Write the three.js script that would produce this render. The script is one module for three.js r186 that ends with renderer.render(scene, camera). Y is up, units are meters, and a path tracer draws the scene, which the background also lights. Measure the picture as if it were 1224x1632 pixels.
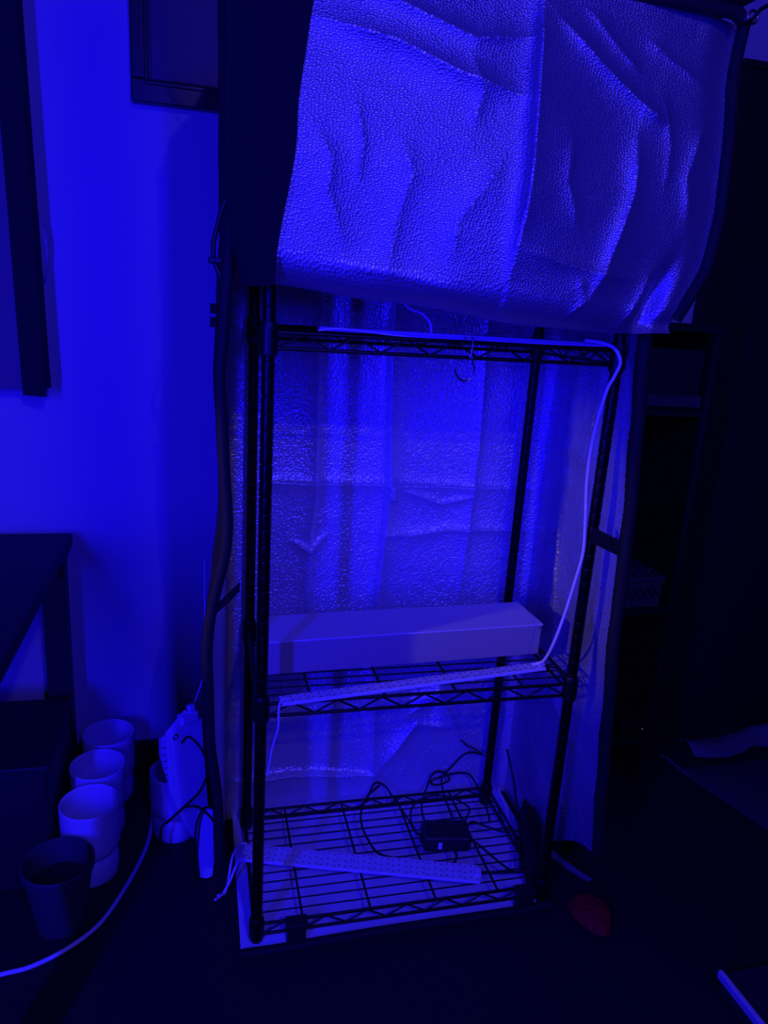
import * as THREE from 'three';
import { mergeGeometries } from 'three/addons/utils/BufferGeometryUtils.js';
import { RoundedBoxGeometry } from 'three/addons/geometries/RoundedBoxGeometry.js';
import { RectAreaLightUniformsLib } from 'three/addons/lights/RectAreaLightUniformsLib.js';

// ---------------------------------------------------------------- camera, lights, exposure
RectAreaLightUniformsLib.init();
const scene = new THREE.Scene();
scene.background = new THREE.Color(0x000000);
const camera = new THREE.PerspectiveCamera(69.92, 1224 / 1632, 0.05, 30);
camera.position.set(-0.0952, 1.122, 1.0849);
camera.rotation.set(-0.26804, -0.25442, 0.06513, 'YXZ');
camera.updateMatrixWorld();
scene.add(camera);
const renderer = new THREE.WebGLRenderer({ antialias: true });
renderer.toneMapping = THREE.LinearToneMapping;
renderer.toneMappingExposure = 1.0;
renderer.shadowMap.enabled = true;

const BLUE = new THREE.Color().setRGB(0.007, 0.0025, 1.0);
const WARM = new THREE.Color().setRGB(1.0, 0.66, 0.36);
function areaLight(x, y, z, w, h, tx, ty, tz, intensity) {
  const l = new THREE.RectAreaLight(BLUE, intensity, w, h);
  l.position.set(x, y, z); scene.add(l); l.lookAt(tx, ty, tz);
  return l;
}
const BAR_A = [0.16, 1.62, 1.42], BAR_B = [-0.80, 1.00, 1.42];      // two upright blue tubes standing behind the photographer
areaLight(BAR_A[0], BAR_A[1], BAR_A[2] - 0.03, 0.05, 0.95, 0.1, BAR_A[1], -0.5, 175);
areaLight(BAR_B[0], BAR_B[1], BAR_B[2] - 0.03, 0.05, 0.95, -0.6, BAR_B[1], -0.5, 330);
const SPOT_AT = [-2.02, 1.02, 0.78];                                  // added unseen warm spotlight, aimed to make the warm patch on the right tent wall
const spot = new THREE.SpotLight(WARM, 2.4, 6, 0.12, 0.35, 2);
spot.position.set(SPOT_AT[0] + 0.05, SPOT_AT[1] - 0.005, SPOT_AT[2] - 0.018);
spot.target.position.set(0.62, 0.68, -0.18); spot.castShadow = true; spot.shadow.radius = 1.5;
scene.add(spot, spot.target);
const BULB_AT = [0.35, 2.3, 2.3];                                     // dim warm ceiling bulb behind the photographer
const bulbLight = new THREE.PointLight(WARM, 0.5, 0, 2);
bulbLight.position.set(...BULB_AT); bulbLight.castShadow = true; bulbLight.shadow.radius = 2;
scene.add(bulbLight);

// ---------------------------------------------------------------- helpers
let seed = 7;
function rnd() { seed = (seed * 16807) % 2147483647; return (seed - 1) / 2147483646; }
const used = new Map();
function numbered(n) { const k = used.get(n) || 0; used.set(n, k + 1); return k ? n + '_' + String(k).padStart(3, '0') : n; }
function shade(o) { o.traverse(c => { if (c.isMesh) { c.castShadow = true; c.receiveShadow = true; } }); return o; }
function tag(o, label, category, group, kind) {
  if (label) o.userData.label = label;
  if (category) o.userData.category = category;
  if (group) o.userData.group = group;
  if (kind) o.userData.kind = kind;
  return o;
}
function thing(name, label, category, pos = [0, 0, 0], group) {
  const o = new THREE.Group(); o.name = numbered(name); o.position.set(...pos); scene.add(o);
  return tag(o, label, category, group);
}
function part(name, geo, mat, parent, label) {
  const m = new THREE.Mesh(geo, mat); m.name = name; m.castShadow = m.receiveShadow = true;
  if (parent) parent.add(m); else { m.name = numbered(name); scene.add(m); }
  if (label) m.userData.label = label;
  return m;
}
function struct(name, geo, mat) { const m = part(name, geo, mat); m.userData.kind = 'structure'; return m; }
const V = (a) => new THREE.Vector3(a[0], a[1], a[2]);
function tube(pts, r, seg, radial = 8, tension = 0.5) {
  const c = new THREE.CatmullRomCurve3(pts.map(V), false, 'catmullrom', tension);
  return capped(new THREE.TubeGeometry(c, seg || pts.length * 8, r, radial, false), c, r, radial);
}
function capped(g, c, r, radial) {
  const parts = [g];
  for (const [t, s] of [[0, -1], [1, 1]]) {
    const p = c.getPointAt(t), d = c.getTangentAt(t).multiplyScalar(s);
    const k = new THREE.CircleGeometry(r, radial);
    k.applyQuaternion(new THREE.Quaternion().setFromUnitVectors(new THREE.Vector3(0, 0, 1), d)); k.translate(p.x, p.y, p.z);
    parts.push(k);
  }
  return mergeGeometries(parts);
}
function rod(a, b, r, radial = 8) {
  const A = V(a), B = V(b), L = A.distanceTo(B);
  const g = new THREE.CylinderGeometry(r, r, L, radial);
  g.applyQuaternion(new THREE.Quaternion().setFromUnitVectors(new THREE.Vector3(0, 1, 0), B.clone().sub(A).normalize()));
  g.translate((A.x + B.x) / 2, (A.y + B.y) / 2, (A.z + B.z) / 2);
  return g;
}
function box(x0, y0, z0, x1, y1, z1, r = 0) {
  const w = x1 - x0, h = y1 - y0, d = z1 - z0;
  const g = r ? new RoundedBoxGeometry(w, h, d, 3, r) : new THREE.BoxGeometry(w, h, d);
  g.translate((x0 + x1) / 2, (y0 + y1) / 2, (z0 + z1) / 2);
  return g;
}
function sheet(nu, nv, fn, su = 1, sv = 1) {                          // a fabric sheet: fn(u, v) -> [x, y, z]; uv in metres
  const pos = [], uv = [], idx = [];
  for (let j = 0; j <= nv; j++) for (let i = 0; i <= nu; i++) {
    const u = i / nu, v = j / nv; pos.push(...fn(u, v)); uv.push(u * su, v * sv);
  }
  for (let j = 0; j < nv; j++) for (let i = 0; i < nu; i++) {
    const a = j * (nu + 1) + i, b = a + 1, c = a + nu + 1, d = c + 1;
    idx.push(a, b, c, b, d, c);
  }
  const g = new THREE.BufferGeometry();
  g.setAttribute('position', new THREE.Float32BufferAttribute(pos, 3));
  g.setAttribute('uv', new THREE.Float32BufferAttribute(uv, 2));
  g.setIndex(idx); g.computeVertexNormals();
  return g;
}
function piecewise(tab, y) {                                          // tab: [[y, value], ...] in falling y
  if (y >= tab[0][0]) return tab[0][1];
  for (let i = 1; i < tab.length; i++) if (y >= tab[i][0]) {
    const [ya, a] = tab[i - 1], [yb, b] = tab[i]; let t = (ya - y) / (ya - yb); t = t * t * (3 - 2 * t); return a + (b - a) * t;
  }
  return tab[tab.length - 1][1];
}
function hash(i, j, s) { let h = (i * 374761393 + j * 668265263 + s * 2246822519) | 0; h = Math.imul(h ^ (h >>> 13), 1274126177); return ((h ^ (h >>> 16)) >>> 0) / 4294967296; }
function vnoise(x, y, s) {
  const i = Math.floor(x), j = Math.floor(y), u = x - i, v = y - j, a = u * u * (3 - 2 * u), b = v * v * (3 - 2 * v);
  return (hash(i, j, s) * (1 - a) + hash(i + 1, j, s) * a) * (1 - b) + (hash(i, j + 1, s) * (1 - a) + hash(i + 1, j + 1, s) * a) * b - 0.5;
}
function fbm(x, y, s, o = 4) { let t = 0, a = 1; for (let k = 0; k < o; k++) { t += a * vnoise(x, y, s + k); x *= 2.03; y *= 2.03; a *= 0.5; } return t; }
const ramp = (t, a, b) => { t = Math.min(1, Math.max(0, (t - a) / (b - a))); return t * t * (3 - 2 * t); };
// creases: polyline in sheet metres, height, width to its left, width to its right
function crease(px, py, [pts, amp, wl, wr]) {
  let best = 1e9, side = 1, end = 1;
  for (let i = 1; i < pts.length; i++) {
    const [ax, ay] = pts[i - 1], [bx, by] = pts[i], dx = bx - ax, dy = by - ay, L2 = dx * dx + dy * dy;
    let t = ((px - ax) * dx + (py - ay) * dy) / L2; t = Math.min(1, Math.max(0, t));
    const qx = ax + dx * t, qy = ay + dy * t, d = Math.hypot(px - qx, py - qy);
    if (d < best) { best = d; side = (px - ax) * dy - (py - ay) * dx; const g = (i - 1 + t) / (pts.length - 1); end = 0.25 + 0.75 * Math.min(1, Math.min(g, 1 - g) * 5); }
  }
  const w = side < 0 ? wl : wr; if (best > w * 3.5) return 0;
  return amp * end * Math.exp(-best / w * 1.4);
}

// ---------------------------------------------------------------- textures
function dataTex(n, f, color) {
  const d = new Uint8Array(n * n * 4);
  for (let j = 0; j < n; j++) for (let i = 0; i < n; i++) { const c = f(i / n, j / n), k = (j * n + i) * 4; d[k] = c[0]; d[k + 1] = c[1]; d[k + 2] = c[2]; d[k + 3] = 255; }
  const t = new THREE.DataTexture(d, n, n); t.wrapS = t.wrapT = THREE.RepeatWrapping; t.magFilter = THREE.LinearFilter; t.minFilter = THREE.LinearMipmapLinearFilter; t.generateMipmaps = true;
  if (color) t.colorSpace = THREE.SRGBColorSpace; t.needsUpdate = true; return t;
}
const CELLS = 34;                                                     // embossed pebbles, 34 x 34 of them in one tile
const pebbleHeight = (() => {
  const P = []; for (let j = 0; j < CELLS; j++) for (let i = 0; i < CELLS; i++) P.push([i + 0.1 + 0.8 * hash(i, j, 11), j + 0.1 + 0.8 * hash(i, j, 12)]);
  return (u, v) => {
    const x = u * CELLS, y = v * CELLS, ci = Math.floor(x), cj = Math.floor(y); let a = 9, b = 9;
    for (let dj = -2; dj <= 2; dj++) for (let di = -2; di <= 2; di++) {
      const i = ci + di, j = cj + dj, wi = (i + CELLS) % CELLS, wj = (j + CELLS) % CELLS, p = P[wj * CELLS + wi];
      const d = Math.hypot(p[0] - wi + i - x, p[1] - wj + j - y); if (d < a) { b = a; a = d; } else if (d < b) b = d;
    }
    const e = Math.min(1, (b - a) * 2.2), dome = Math.max(0, 1 - a * a * 1.35); return 0.35 * Math.sqrt(1 - (1 - e) * (1 - e)) + 0.65 * dome * (0.6 + 0.4 * e);
  };
})();
// the same pebbles as relief in metres, for the cloth that is seen close: x, y in metres along the sheet
function emboss(x, y, s) {
  x /= 0.0050; y /= 0.0050; const ci = Math.floor(x), cj = Math.floor(y); let a = 9, b = 9, k = 0;
  for (let j = cj - 1; j <= cj + 1; j++) for (let i = ci - 1; i <= ci + 1; i++) {
    const d = Math.hypot(i + 0.15 + 0.7 * hash(i, j, s) - x, j + 0.15 + 0.7 * hash(i, j, s + 1) - y); if (d < a) { b = a; a = d; k = hash(i, j, s + 2); } else if (d < b) b = d;
  }
  return (0.7 * Math.max(0, 1 - a * a * 1.6) + 0.3 * Math.min(1, (b - a) * 2)) * (0.7 + 0.6 * k);
}
const pebbles = dataTex(512, (u, v) => { const h = pebbleHeight(u, v) * 255; return [h, h, h]; });
function tileNoise(u, v, f, s) { const w = (x, y) => { const i = Math.floor(x), j = Math.floor(y), a = x - i, b = y - j, h = (p, q) => hash((p + f) % f, (q + f) % f, s); const A = a * a * (3 - 2 * a), B = b * b * (3 - 2 * b); return (h(i, j) * (1 - A) + h(i + 1, j) * A) * (1 - B) + (h(i, j + 1) * (1 - A) + h(i + 1, j + 1) * A) * B; }; return w(u * f, v * f); }
const plaster = dataTex(512, (u, v) => { const h = 255 * (0.5 * tileNoise(u, v, 24, 3) + 0.3 * tileNoise(u, v, 60, 4) + 0.2 * tileNoise(u, v, 140, 5)); return [h, h, h]; });
const weave = dataTex(256, (u, v) => { const a = Math.sin(u * 2 * Math.PI * 32), b = Math.sin(v * 2 * Math.PI * 32); const h = 128 + 90 * a * b; return [h, h, h]; });
function rep(t, n) { const c = t.clone(); c.repeat.set(n, n); c.needsUpdate = true; return c; }

// ---------------------------------------------------------------- materials
const S = (o) => new THREE.MeshStandardMaterial(o), D = THREE.DoubleSide;
const M = {
  wall: S({ color: 0xb2b0ad, roughness: 0.85, bumpMap: rep(plaster, 1), bumpScale: 0.003 }),
  ceiling: S({ color: 0x77757a, roughness: 0.9 }),
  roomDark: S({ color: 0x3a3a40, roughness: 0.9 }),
  floor: S({ color: 0x0d0d11, roughness: 0.75, bumpMap: rep(plaster, 2), bumpScale: 0.001 }),
  base: S({ color: 0x0c0c10, roughness: 0.6 }),
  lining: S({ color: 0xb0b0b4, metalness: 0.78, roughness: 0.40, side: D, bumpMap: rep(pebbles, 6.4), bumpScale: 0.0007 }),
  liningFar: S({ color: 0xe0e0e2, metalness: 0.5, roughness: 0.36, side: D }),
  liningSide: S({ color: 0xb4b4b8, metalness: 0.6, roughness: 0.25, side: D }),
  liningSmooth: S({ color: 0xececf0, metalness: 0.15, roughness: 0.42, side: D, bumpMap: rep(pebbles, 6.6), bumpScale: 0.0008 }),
  hem: S({ color: 0x5a5a62, roughness: 0.6, side: D }),
  blackCloth: S({ color: 0x08080a, roughness: 0.97, side: D, bumpMap: rep(weave, 40), bumpScale: 0.0004 }),
  binding: S({ color: 0x060608, roughness: 0.8 }),
  rack: S({ color: 0x0a0a0c, roughness: 0.42, metalness: 0.3 }),
  post: S({ color: 0x131318, roughness: 0.3, metalness: 0.7 }),
  plasticBlack: S({ color: 0x08080b, roughness: 0.5 }),
  ribbed: S({ color: 0x16161c, roughness: 0.5 }),
  rubber: S({ color: 0x09090b, roughness: 0.7 }),
  white: S({ color: 0xe6e4e0, roughness: 0.45 }),
  cordWhite: S({ color: 0xe2e0da, roughness: 0.5 }),
  chip: S({ color: 0x8c8878, roughness: 0.4 }),
  solder: S({ color: 0x5c5c5c, roughness: 0.5 }),
  pot: S({ color: 0xd8d6d0, roughness: 0.4 }),
  potDark: S({ color: 0x3c3b3c, roughness: 0.6 }),
  soil: S({ color: 0x1a1512, roughness: 1 }),
  cartonLit: S({ color: 0xdad4c8, roughness: 0.75, bumpMap: rep(plaster, 6), bumpScale: 0.0002 }),  // box top, made paler so it looks lit from above
  cartonShaded: S({ color: 0xaba28e, roughness: 0.8, bumpMap: rep(plaster, 6), bumpScale: 0.0002 }),  // same cardboard, darkened to put shade into the box sides
  frameBlack: S({ color: 0x0c0c0d, roughness: 0.35 }),
  bead: S({ color: 0x2a2a2c, roughness: 0.3, metalness: 0.4 }),
  picture: S({ color: 0x343436, roughness: 0.5 }),
  wood: S({ color: 0x161418, roughness: 0.55 }),
  woodSide: S({ color: 0x1e1c20, roughness: 0.5 }),
  curtain: S({ color: 0x6a6468, roughness: 0.95, side: D, bumpMap: rep(weave, 6), bumpScale: 0.0006 }),
  curtainBand: S({ color: 0x19181c, roughness: 0.95, side: D, bumpMap: rep(weave, 12), bumpScale: 0.0004 }),
  chrome: S({ color: 0xd0d0d4, roughness: 0.18, metalness: 1 }),
  darkBox: S({ color: 0x17161b, roughness: 0.6 }),
  basket: S({ color: 0x3a3940, roughness: 0.55 }),
  red: S({ color: 0x9a0c08, roughness: 0.85 }),
  cloth: S({ color: 0x55545c, roughness: 0.95, side: D }),
  blanket: S({ color: 0x2a2a33, roughness: 1, side: D, bumpMap: rep(weave, 8), bumpScale: 0.0008 }),
  lidTop: S({ color: 0x26262c, roughness: 0.5 }),
  lidEdge: S({ color: 0xc8c8cc, roughness: 0.4 }),
  glowBlue: S({ color: 0x000000, emissive: BLUE, emissiveIntensity: 3 }),
  glowWarm: S({ color: 0x000000, emissive: WARM, emissiveIntensity: 2 }),
  pilot: S({ color: 0x000000, emissive: new THREE.Color().setRGB(0.25, 0.25, 0.5), emissiveIntensity: 0.35 }),
};

// ---------------------------------------------------------------- the room
const WZ = -0.56;
{
  const g = box(-2.7, -0.1, WZ - 0.12, 3.0, 2.6, WZ); const uv = g.attributes.uv; for (let i = 0; i < uv.count; i++) uv.setXY(i, uv.getX(i) * 5.7, uv.getY(i) * 2.7);
  struct('wall_back', g, M.wall);
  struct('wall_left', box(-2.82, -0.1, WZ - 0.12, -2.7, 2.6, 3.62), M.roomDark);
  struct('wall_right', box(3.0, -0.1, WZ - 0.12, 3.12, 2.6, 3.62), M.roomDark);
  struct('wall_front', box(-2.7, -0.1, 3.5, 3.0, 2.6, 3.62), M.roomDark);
  struct('ceiling', box(-2.82, 2.6, WZ - 0.12, 3.12, 2.72, 3.62), M.ceiling);
  struct('floor', box(-2.7, -0.1, WZ, 3.0, 0, 3.5), M.floor);
  struct('baseboard_back', box(-2.7, 0, WZ, 3.0, 0.083, WZ + 0.014), M.base);
}

// ---------------------------------------------------------------- grow tent
const tent = thing('grow_tent', 'open black grow tent with crumpled silver embossed lining around the wire rack', 'tent', [0, 0, 0]);
const BZ = -0.345;
const leftEdge = [[1.56, -0.054], [1.233, -0.052], [1.12, -0.060], [1.019, -0.067], [0.931, -0.062], [0.791, -0.055], [0.682, -0.073], [0.631, -0.085], [0.479, -0.082], [0.303, -0.067], [0.19, -0.064], [0, -0.06]];
const rightEdge = [[1.56, 0.580], [1.28, 0.577], [1.085, 0.573], [0.945, 0.584], [0.806, 0.595], [0.61, 0.601], [0.422, 0.615], [0.287, 0.626], [0.133, 0.640], [0, 0.642]];
{
  // back wall lining, creased where it was folded in its carton
  const C = [
    [[[0.128, 1.5], [0.126, 1.0], [0.131, 0.78], [0.122, 0.64], [0.125, 0.0]], 0.0060, 0.010, 0.022],
    [[[0.262, 1.5], [0.270, 1.0], [0.283, 0.78], [0.272, 0.52], [0.290, 0.0]], 0.0100, 0.030, 0.012],
    [[[0.455, 1.5], [0.47, 0.87], [0.46, 0.5]], 0.006, 0.02, 0.03],
    [[[-0.04, 0.783], [0.13, 0.777], [0.28, 0.776], [0.64, 0.765]], 0.0055, 0.012, 0.028],
    [[[0.27, 0.672], [0.33, 0.665], [0.42, 0.678], [0.64, 0.672]], 0.0045, 0.012, 0.02],
    [[[0.09, 0.655], [0.122, 0.634], [0.155, 0.668]], 0.006, 0.006, 0.008],
    [[[0.275, 0.762], [0.292, 0.745], [0.288, 0.768], [0.30, 0.735]], 0.006, 0.006, 0.006],
    [[[0.31, 0.765], [0.40, 0.735], [0.47, 0.752]], 0.004, 0.01, 0.01],
    [[[0.28, 0.33], [0.36, 0.25], [0.43, 0.29], [0.52, 0.12]], 0.012, 0.03, 0.03],
    [[[0.30, 0.10], [0.38, 0.22], [0.47, 0.2]], 0.010, 0.03, 0.03],
    [[[-0.04, 0.10], [0.11, 0.112], [0.3, 0.088]], 0.010, 0.008, 0.020],
  ];
  part('back_wall', sheet(480, 830, (u, v) => {
    const x = -0.045 + 0.675 * u, y = v < 0.03 ? 1.56 - (1.56 - 1.17) * v / 0.03 : 1.17 * (1 - (v - 0.03) / 0.97); let d = 0.004 * fbm(x * 7, y * 7, 21, 5) + 0.008 * fbm(x * 2.2, y * 2.2, 25, 2);
    for (const c of C) d += 2.0 * crease(x, y, c);
    d *= ramp(u, 0, 0.06) * ramp(1 - u, 0, 0.06);
    return [x, y, BZ + Math.max(-0.012, Math.min(d, 0.026)) + 0.0020 * emboss(x, y, 201)];
  }, 0.675, 1.56), M.liningFar, tent);
  part('back_cover', sheet(8, 8, (u, v) => [-0.045 + 0.675 * u, 1.56 * (1 - v), BZ - 0.02], 0.675, 1.56), M.blackCloth, tent, 'black outer cloth of the back');
  // left wall, bellied outwards, its front edge wavy
  const lx = (y, z) => { const t = (z - BZ) / (0.03 - BZ), e = piecewise(leftEdge, y); return -0.045 + (e + 0.045) * Math.pow(t, 1.3) - 0.012 * Math.sin(Math.PI * t) + 0.006 * fbm(y * 6, z * 9, 31, 3) * Math.sin(Math.PI * Math.min(1, t)); };
  const lowL = (z) => 0.175 * ramp(z, -0.24, 0.03);
  part('side_wall', sheet(40, 120, (u, v) => { const z = BZ + (0.03 - BZ) * u, b = lowL(z), y = b + (1.56 - b) * (1 - v); return [lx(y, z), y, z]; }, 0.375, 1.56), M.liningSmooth, tent);
  part('side_cover', sheet(40, 60, (u, v) => { const z = BZ - 0.02 + (0.05 - BZ) * u, b = lowL(z), y = b + (1.56 - b) * (1 - v); return [lx(y, Math.min(0.03, Math.max(BZ, z))) - 0.006, y, z]; }, 0.375, 1.56), M.blackCloth, tent, 'black outer cloth of a side');
  // right wall, its lower front corner pulled up off the floor
  const low = (z) => 0.133 * ramp(z, -0.2, 0.03);
  const CR = [
    [[[-0.30, 1.2], [-0.27, 0.8], [-0.29, 0.4]], 0.012, 0.02, 0.02],
    [[[-0.20, 1.2], [-0.235, 0.86], [-0.185, 0.44]], 0.012, 0.016, 0.03],
    [[[-0.235, 0.88], [-0.12, 0.87], [-0.03, 0.9]], 0.010, 0.02, 0.025],
    [[[-0.10, 1.15], [-0.13, 0.95], [-0.09, 0.8]], 0.008, 0.02, 0.02],
    [[[-0.26, 0.3], [-0.15, 0.36], [-0.02, 0.3]], 0.010, 0.03, 0.03],
    [[[-0.05, 0.62], [0.01, 0.55], [0.0, 0.45]], 0.006, 0.02, 0.02],
  ];
  const rx = (y, z) => { const t = (z - BZ) / (0.03 - BZ), e = piecewise(rightEdge, y); let d = 0.012 * fbm(y * 5, z * 8, 41, 4); for (const c of CR) d += crease(z, y, c); return 0.628 + (e - 0.628) * Math.pow(t, 2.0) - d * Math.sin(Math.PI * Math.min(1, t * 0.96 + 0.02)); };
  part('side_wall', sheet(270, 800, (u, v) => { const z = BZ + (0.03 - BZ) * u, b = low(z), y = v < 0.03 ? 1.56 - (1.56 - 1.18) * v / 0.03 : b + (1.18 - b) * (1 - (v - 0.03) / 0.97); return [rx(y, z) - 0.0016 * emboss(z, y, 301), y, z]; }, 0.375, 1.56), M.liningSide, tent);
  part('side_cover', sheet(30, 60, (u, v) => { const z = BZ - 0.02 + (0.05 - BZ) * u, b = low(z), y = b + (1.56 - b) * (1 - v); return [rx(y, Math.min(0.03, Math.max(BZ, z))) + 0.007, y, z]; }, 0.375, 1.56), M.blackCloth, tent, 'black outer cloth of a side');
  // roof and floor
  part('roof', sheet(12, 8, (u, v) => [-0.06 + 0.7 * u, 1.56 + 0.01 * Math.sin(Math.PI * u), BZ - 0.02 + 0.45 * v], 0.7, 0.43), M.blackCloth, tent);
  part('floor_sheet', sheet(90, 60, (u, v) => { const x = -0.029 + (0.643 - 0.045 * v * v) * u, z = BZ + 0.365 * v; return [x, 0.004 + 0.006 * Math.max(0, 0.5 + fbm(x * 9, z * 9, 51, 3)), z]; }, 0.675, 0.38), M.liningSmooth, tent);
  part('sill', tube([[-0.029, 0.006, 0.026], [0.04, 0.006, 0.026], [0.12, 0.009, 0.026], [0.22, 0.012, 0.026], [0.35, 0.014, 0.027], [0.48, 0.014, 0.027], [0.575, 0.015, 0.024]], 0.0085, 60), M.binding, tent, 'black front sill');
  part('bottom_hem', sheet(6, 16, (u, v) => { const z = -0.20 + 0.17 * v; return [0.622 + 0.014 * u + 0.060 * v * v, 0.004 + 0.010 * u * (1 - 0.6 * v), z]; }, 0.02, 0.2), M.hem, tent);
  // bindings (zip tapes) along the open front
  const el = [], er = [];
  for (let i = 0; i <= 26; i++) { const y = 1.55 - 1.375 * i / 26; el.push([piecewise(leftEdge, y) - 0.002, y, 0.033]); }
  for (let i = 0; i <= 24; i++) { const y = 1.55 - 1.415 * i / 24; er.push([piecewise(rightEdge, y) + 0.010, y, 0.034 - 0.022 * ramp(y, 1.14, 1.24)]); }
  part('edge_binding', tube(el, 0.0085, 120, 8), M.binding, tent, 'wavy black zip tape');
  part('edge_binding', tube(er, 0.0115, 120, 8), M.binding, tent, 'wide black zip tape');
  // velcro straps that tie the cloth to the rack posts
  const strap = (a, b, h) => { const g = sheet(8, 2, (u, v) => { const w = 0.5 - v; return [a[0] + (b[0] - a[0]) * u, a[1] + (b[1] - a[1]) * u + w * h, a[2] + (b[2] - a[2]) * u + 0.004 * Math.sin(Math.PI * u)]; }); return g; };
  part('strap', strap([-0.076, 0.672, 0.036], [-0.038, 0.705, 0.026], 0.016), M.blackCloth, tent);
  part('strap', strap([0.545, 0.780, 0.026], [0.600, 0.756, 0.036], 0.027), M.blackCloth, tent);
  // the front door flap, folded up so that its lining shows
  const XL = [[1.56, 0.034], [1.466, 0.028], [1.331, 0.014], [1.155, -0.009], [1.0, -0.012]];
  const XR = [[1.56, 0.660], [1.455, 0.650], [1.30, 0.644], [1.235, 0.638], [1.117, 0.600], [1.0, 0.595]];
  const YB = (x) => { const t = [[0.62, 1.117], [0.58, 1.115], [0.509, 1.111], [0.37, 1.113], [0.149, 1.133], [-0.02, 1.146]]; return piecewise(t, x); };
  const CF = [
    [[[0.332, 1.53], [0.322, 1.414], [0.318, 1.32], [0.304, 1.17]], 0.0190, 0.075, 0.013],
    [[[0.03, 1.452], [0.14, 1.437], [0.22, 1.412], [0.31, 1.395]], 0.0150, 0.036, 0.026],
    [[[0.06, 1.50], [0.15, 1.478], [0.24, 1.455], [0.32, 1.47]], 0.0120, 0.030, 0.022],
    [[[0.150, 1.33], [0.165, 1.29], [0.148, 1.23], [0.138, 1.16]], 0.0085, 0.026, 0.042],
    [[[0.045, 1.325], [0.062, 1.298], [0.058, 1.26], [0.082, 1.20]], 0.0060, 0.016, 0.028],
    [[[0.09, 1.37], [0.10, 1.32], [0.095, 1.27]], 0.0045, 0.009, 0.010],
    [[[0.290, 1.33], [0.255, 1.275], [0.228, 1.24], [0.222, 1.19]], 0.0085, 0.040, 0.026],
    [[[0.235, 1.44], [0.25, 1.39], [0.24, 1.35]], 0.0050, 0.014, 0.014],
    [[[0.355, 1.50], [0.42, 1.455], [0.50, 1.41], [0.535, 1.395]], 0.0110, 0.022, 0.016],
    [[[0.40, 1.52], [0.45, 1.48], [0.49, 1.455]], 0.0070, 0.014, 0.012],
    [[[0.49, 1.38], [0.485, 1.30], [0.455, 1.21], [0.43, 1.15]], 0.0120, 0.040, 0.016],
    [[[0.53, 1.43], [0.545, 1.37], [0.54, 1.31]], 0.0070, 0.014, 0.018],
    [[[0.31, 1.212], [0.37, 1.200], [0.43, 1.190], [0.52, 1.185]], 0.0085, 0.018, 0.016],
    [[[0.38, 1.36], [0.375, 1.30], [0.40, 1.24]], 0.0060, 0.016, 0.016],
    [[[0.50, 1.50], [0.54, 1.48], [0.60, 1.455]], 0.0060, 0.014, 0.014],
    [[[0.60, 1.40], [0.575, 1.33], [0.585, 1.27]], 0.0075, 0.018, 0.014],
    [[[0.535, 1.20], [0.52, 1.16], [0.50, 1.12]], 0.0080, 0.014, 0.012],
    [[[0.41, 1.185], [0.425, 1.15], [0.40, 1.125]], 0.0060, 0.010, 0.010],
    [[[0.07, 1.175], [0.15, 1.168], [0.25, 1.15]], 0.0050, 0.014, 0.014],
  ];
  const R0 = 0.042;
  const flapAt = (u, v, off) => {
    // v: 0..0.74 the front layer, 0.74..0.86 the turned fold, 0.86..1 the layer behind
    const top = 1.548; let x = XL[0][1], y, z, n = 0;
    const ub = -0.012 + 0.60 * u, yb = YB(ub);
    if (v < 0.74) { const t = v / 0.74; y = top + (yb + R0 - top) * t; z = 0.074 + 0.044 * ramp(t, 0, 0.8); n = 1; }
    else if (v < 0.86) { const a = (v - 0.74) / 0.12 * Math.PI; y = yb + R0 - (R0 - 0) * Math.sin(a); z = 0.118 - R0 + R0 * Math.cos(a); n = 1 - ramp(a, 0.6, 1.8); }
    else { const t = (v - 0.86) / 0.14; y = yb + R0 + 0.24 * t; z = 0.031 - 0.002 * t; n = 0; }
    const xl = piecewise(XL, y), xr = piecewise(XR, y); x = xl + (xr - xl) * u;
    let d = 0.0034 * fbm(x * 8, y * 8, 61, 4) + 0.030 * fbm(x * 3.2 + 3, y * 3.2, 67, 2);
    for (const c of CF) d += (c[1] > 0.0086 ? 1.0 : 0.72) * crease(x, y, c);
    const pocket = Math.exp(-(((x - 0.556) / 0.022) ** 2) - ((y - 1.155 - (x - 0.556) * 1.6) / 0.035) ** 2);
    d -= 0.030 * pocket;
    z += d * n + off; z -= (0.012 * ramp(u, 0.9, 1.0) + 0.026 * ramp(u, 0.45, 1.0)) * n;
    return [x, y, z];
  };
  const flap = part('door_flap', sheet(230, 300, (u, v) => flapAt(u, v, 0), 0.62, 0.78), M.lining, tent);
  part('flap_backing', sheet(60, 60, (u, v) => flapAt(u, v * 0.74, -0.012), 0.62, 0.55), M.blackCloth, flap, 'black outer cloth of the flap');
  // the flap's left margin curls round and shows its black outside
  part('flap_margin', sheet(14, 60, (u, v) => {
    const y = 1.55 - 0.405 * v, xr = piecewise(XL, y) + 0.004 + 0.006 * ramp(y, 1.43, 1.5), xl = -0.056 + 0.012 * ramp(v, 0.85, 1), a = u * Math.PI * 0.5;
    return [xl + (xr - xl) * (1 - Math.cos(a)), y - 0.004 * Math.sin(u * 3), 0.046 + (0.050 + 0.036 * ramp(v, 0, 0.8)) * Math.sin(a) + 0.002 * fbm(u * 4, v * 7, 71, 3)];
  }, 0.1, 0.4), M.blackCloth, flap, 'black margin curled round the flap');
  const fr = []; for (let i = 0; i <= 18; i++) { const q = flapAt(1, 0.76 * i / 18, 0); fr.push([q[0] + 0.004, q[1], q[2] + 0.002]); }
  part('flap_binding', tube(fr, 0.0095, 80, 8), M.binding, flap, 'black zip tape on the flap');
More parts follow.
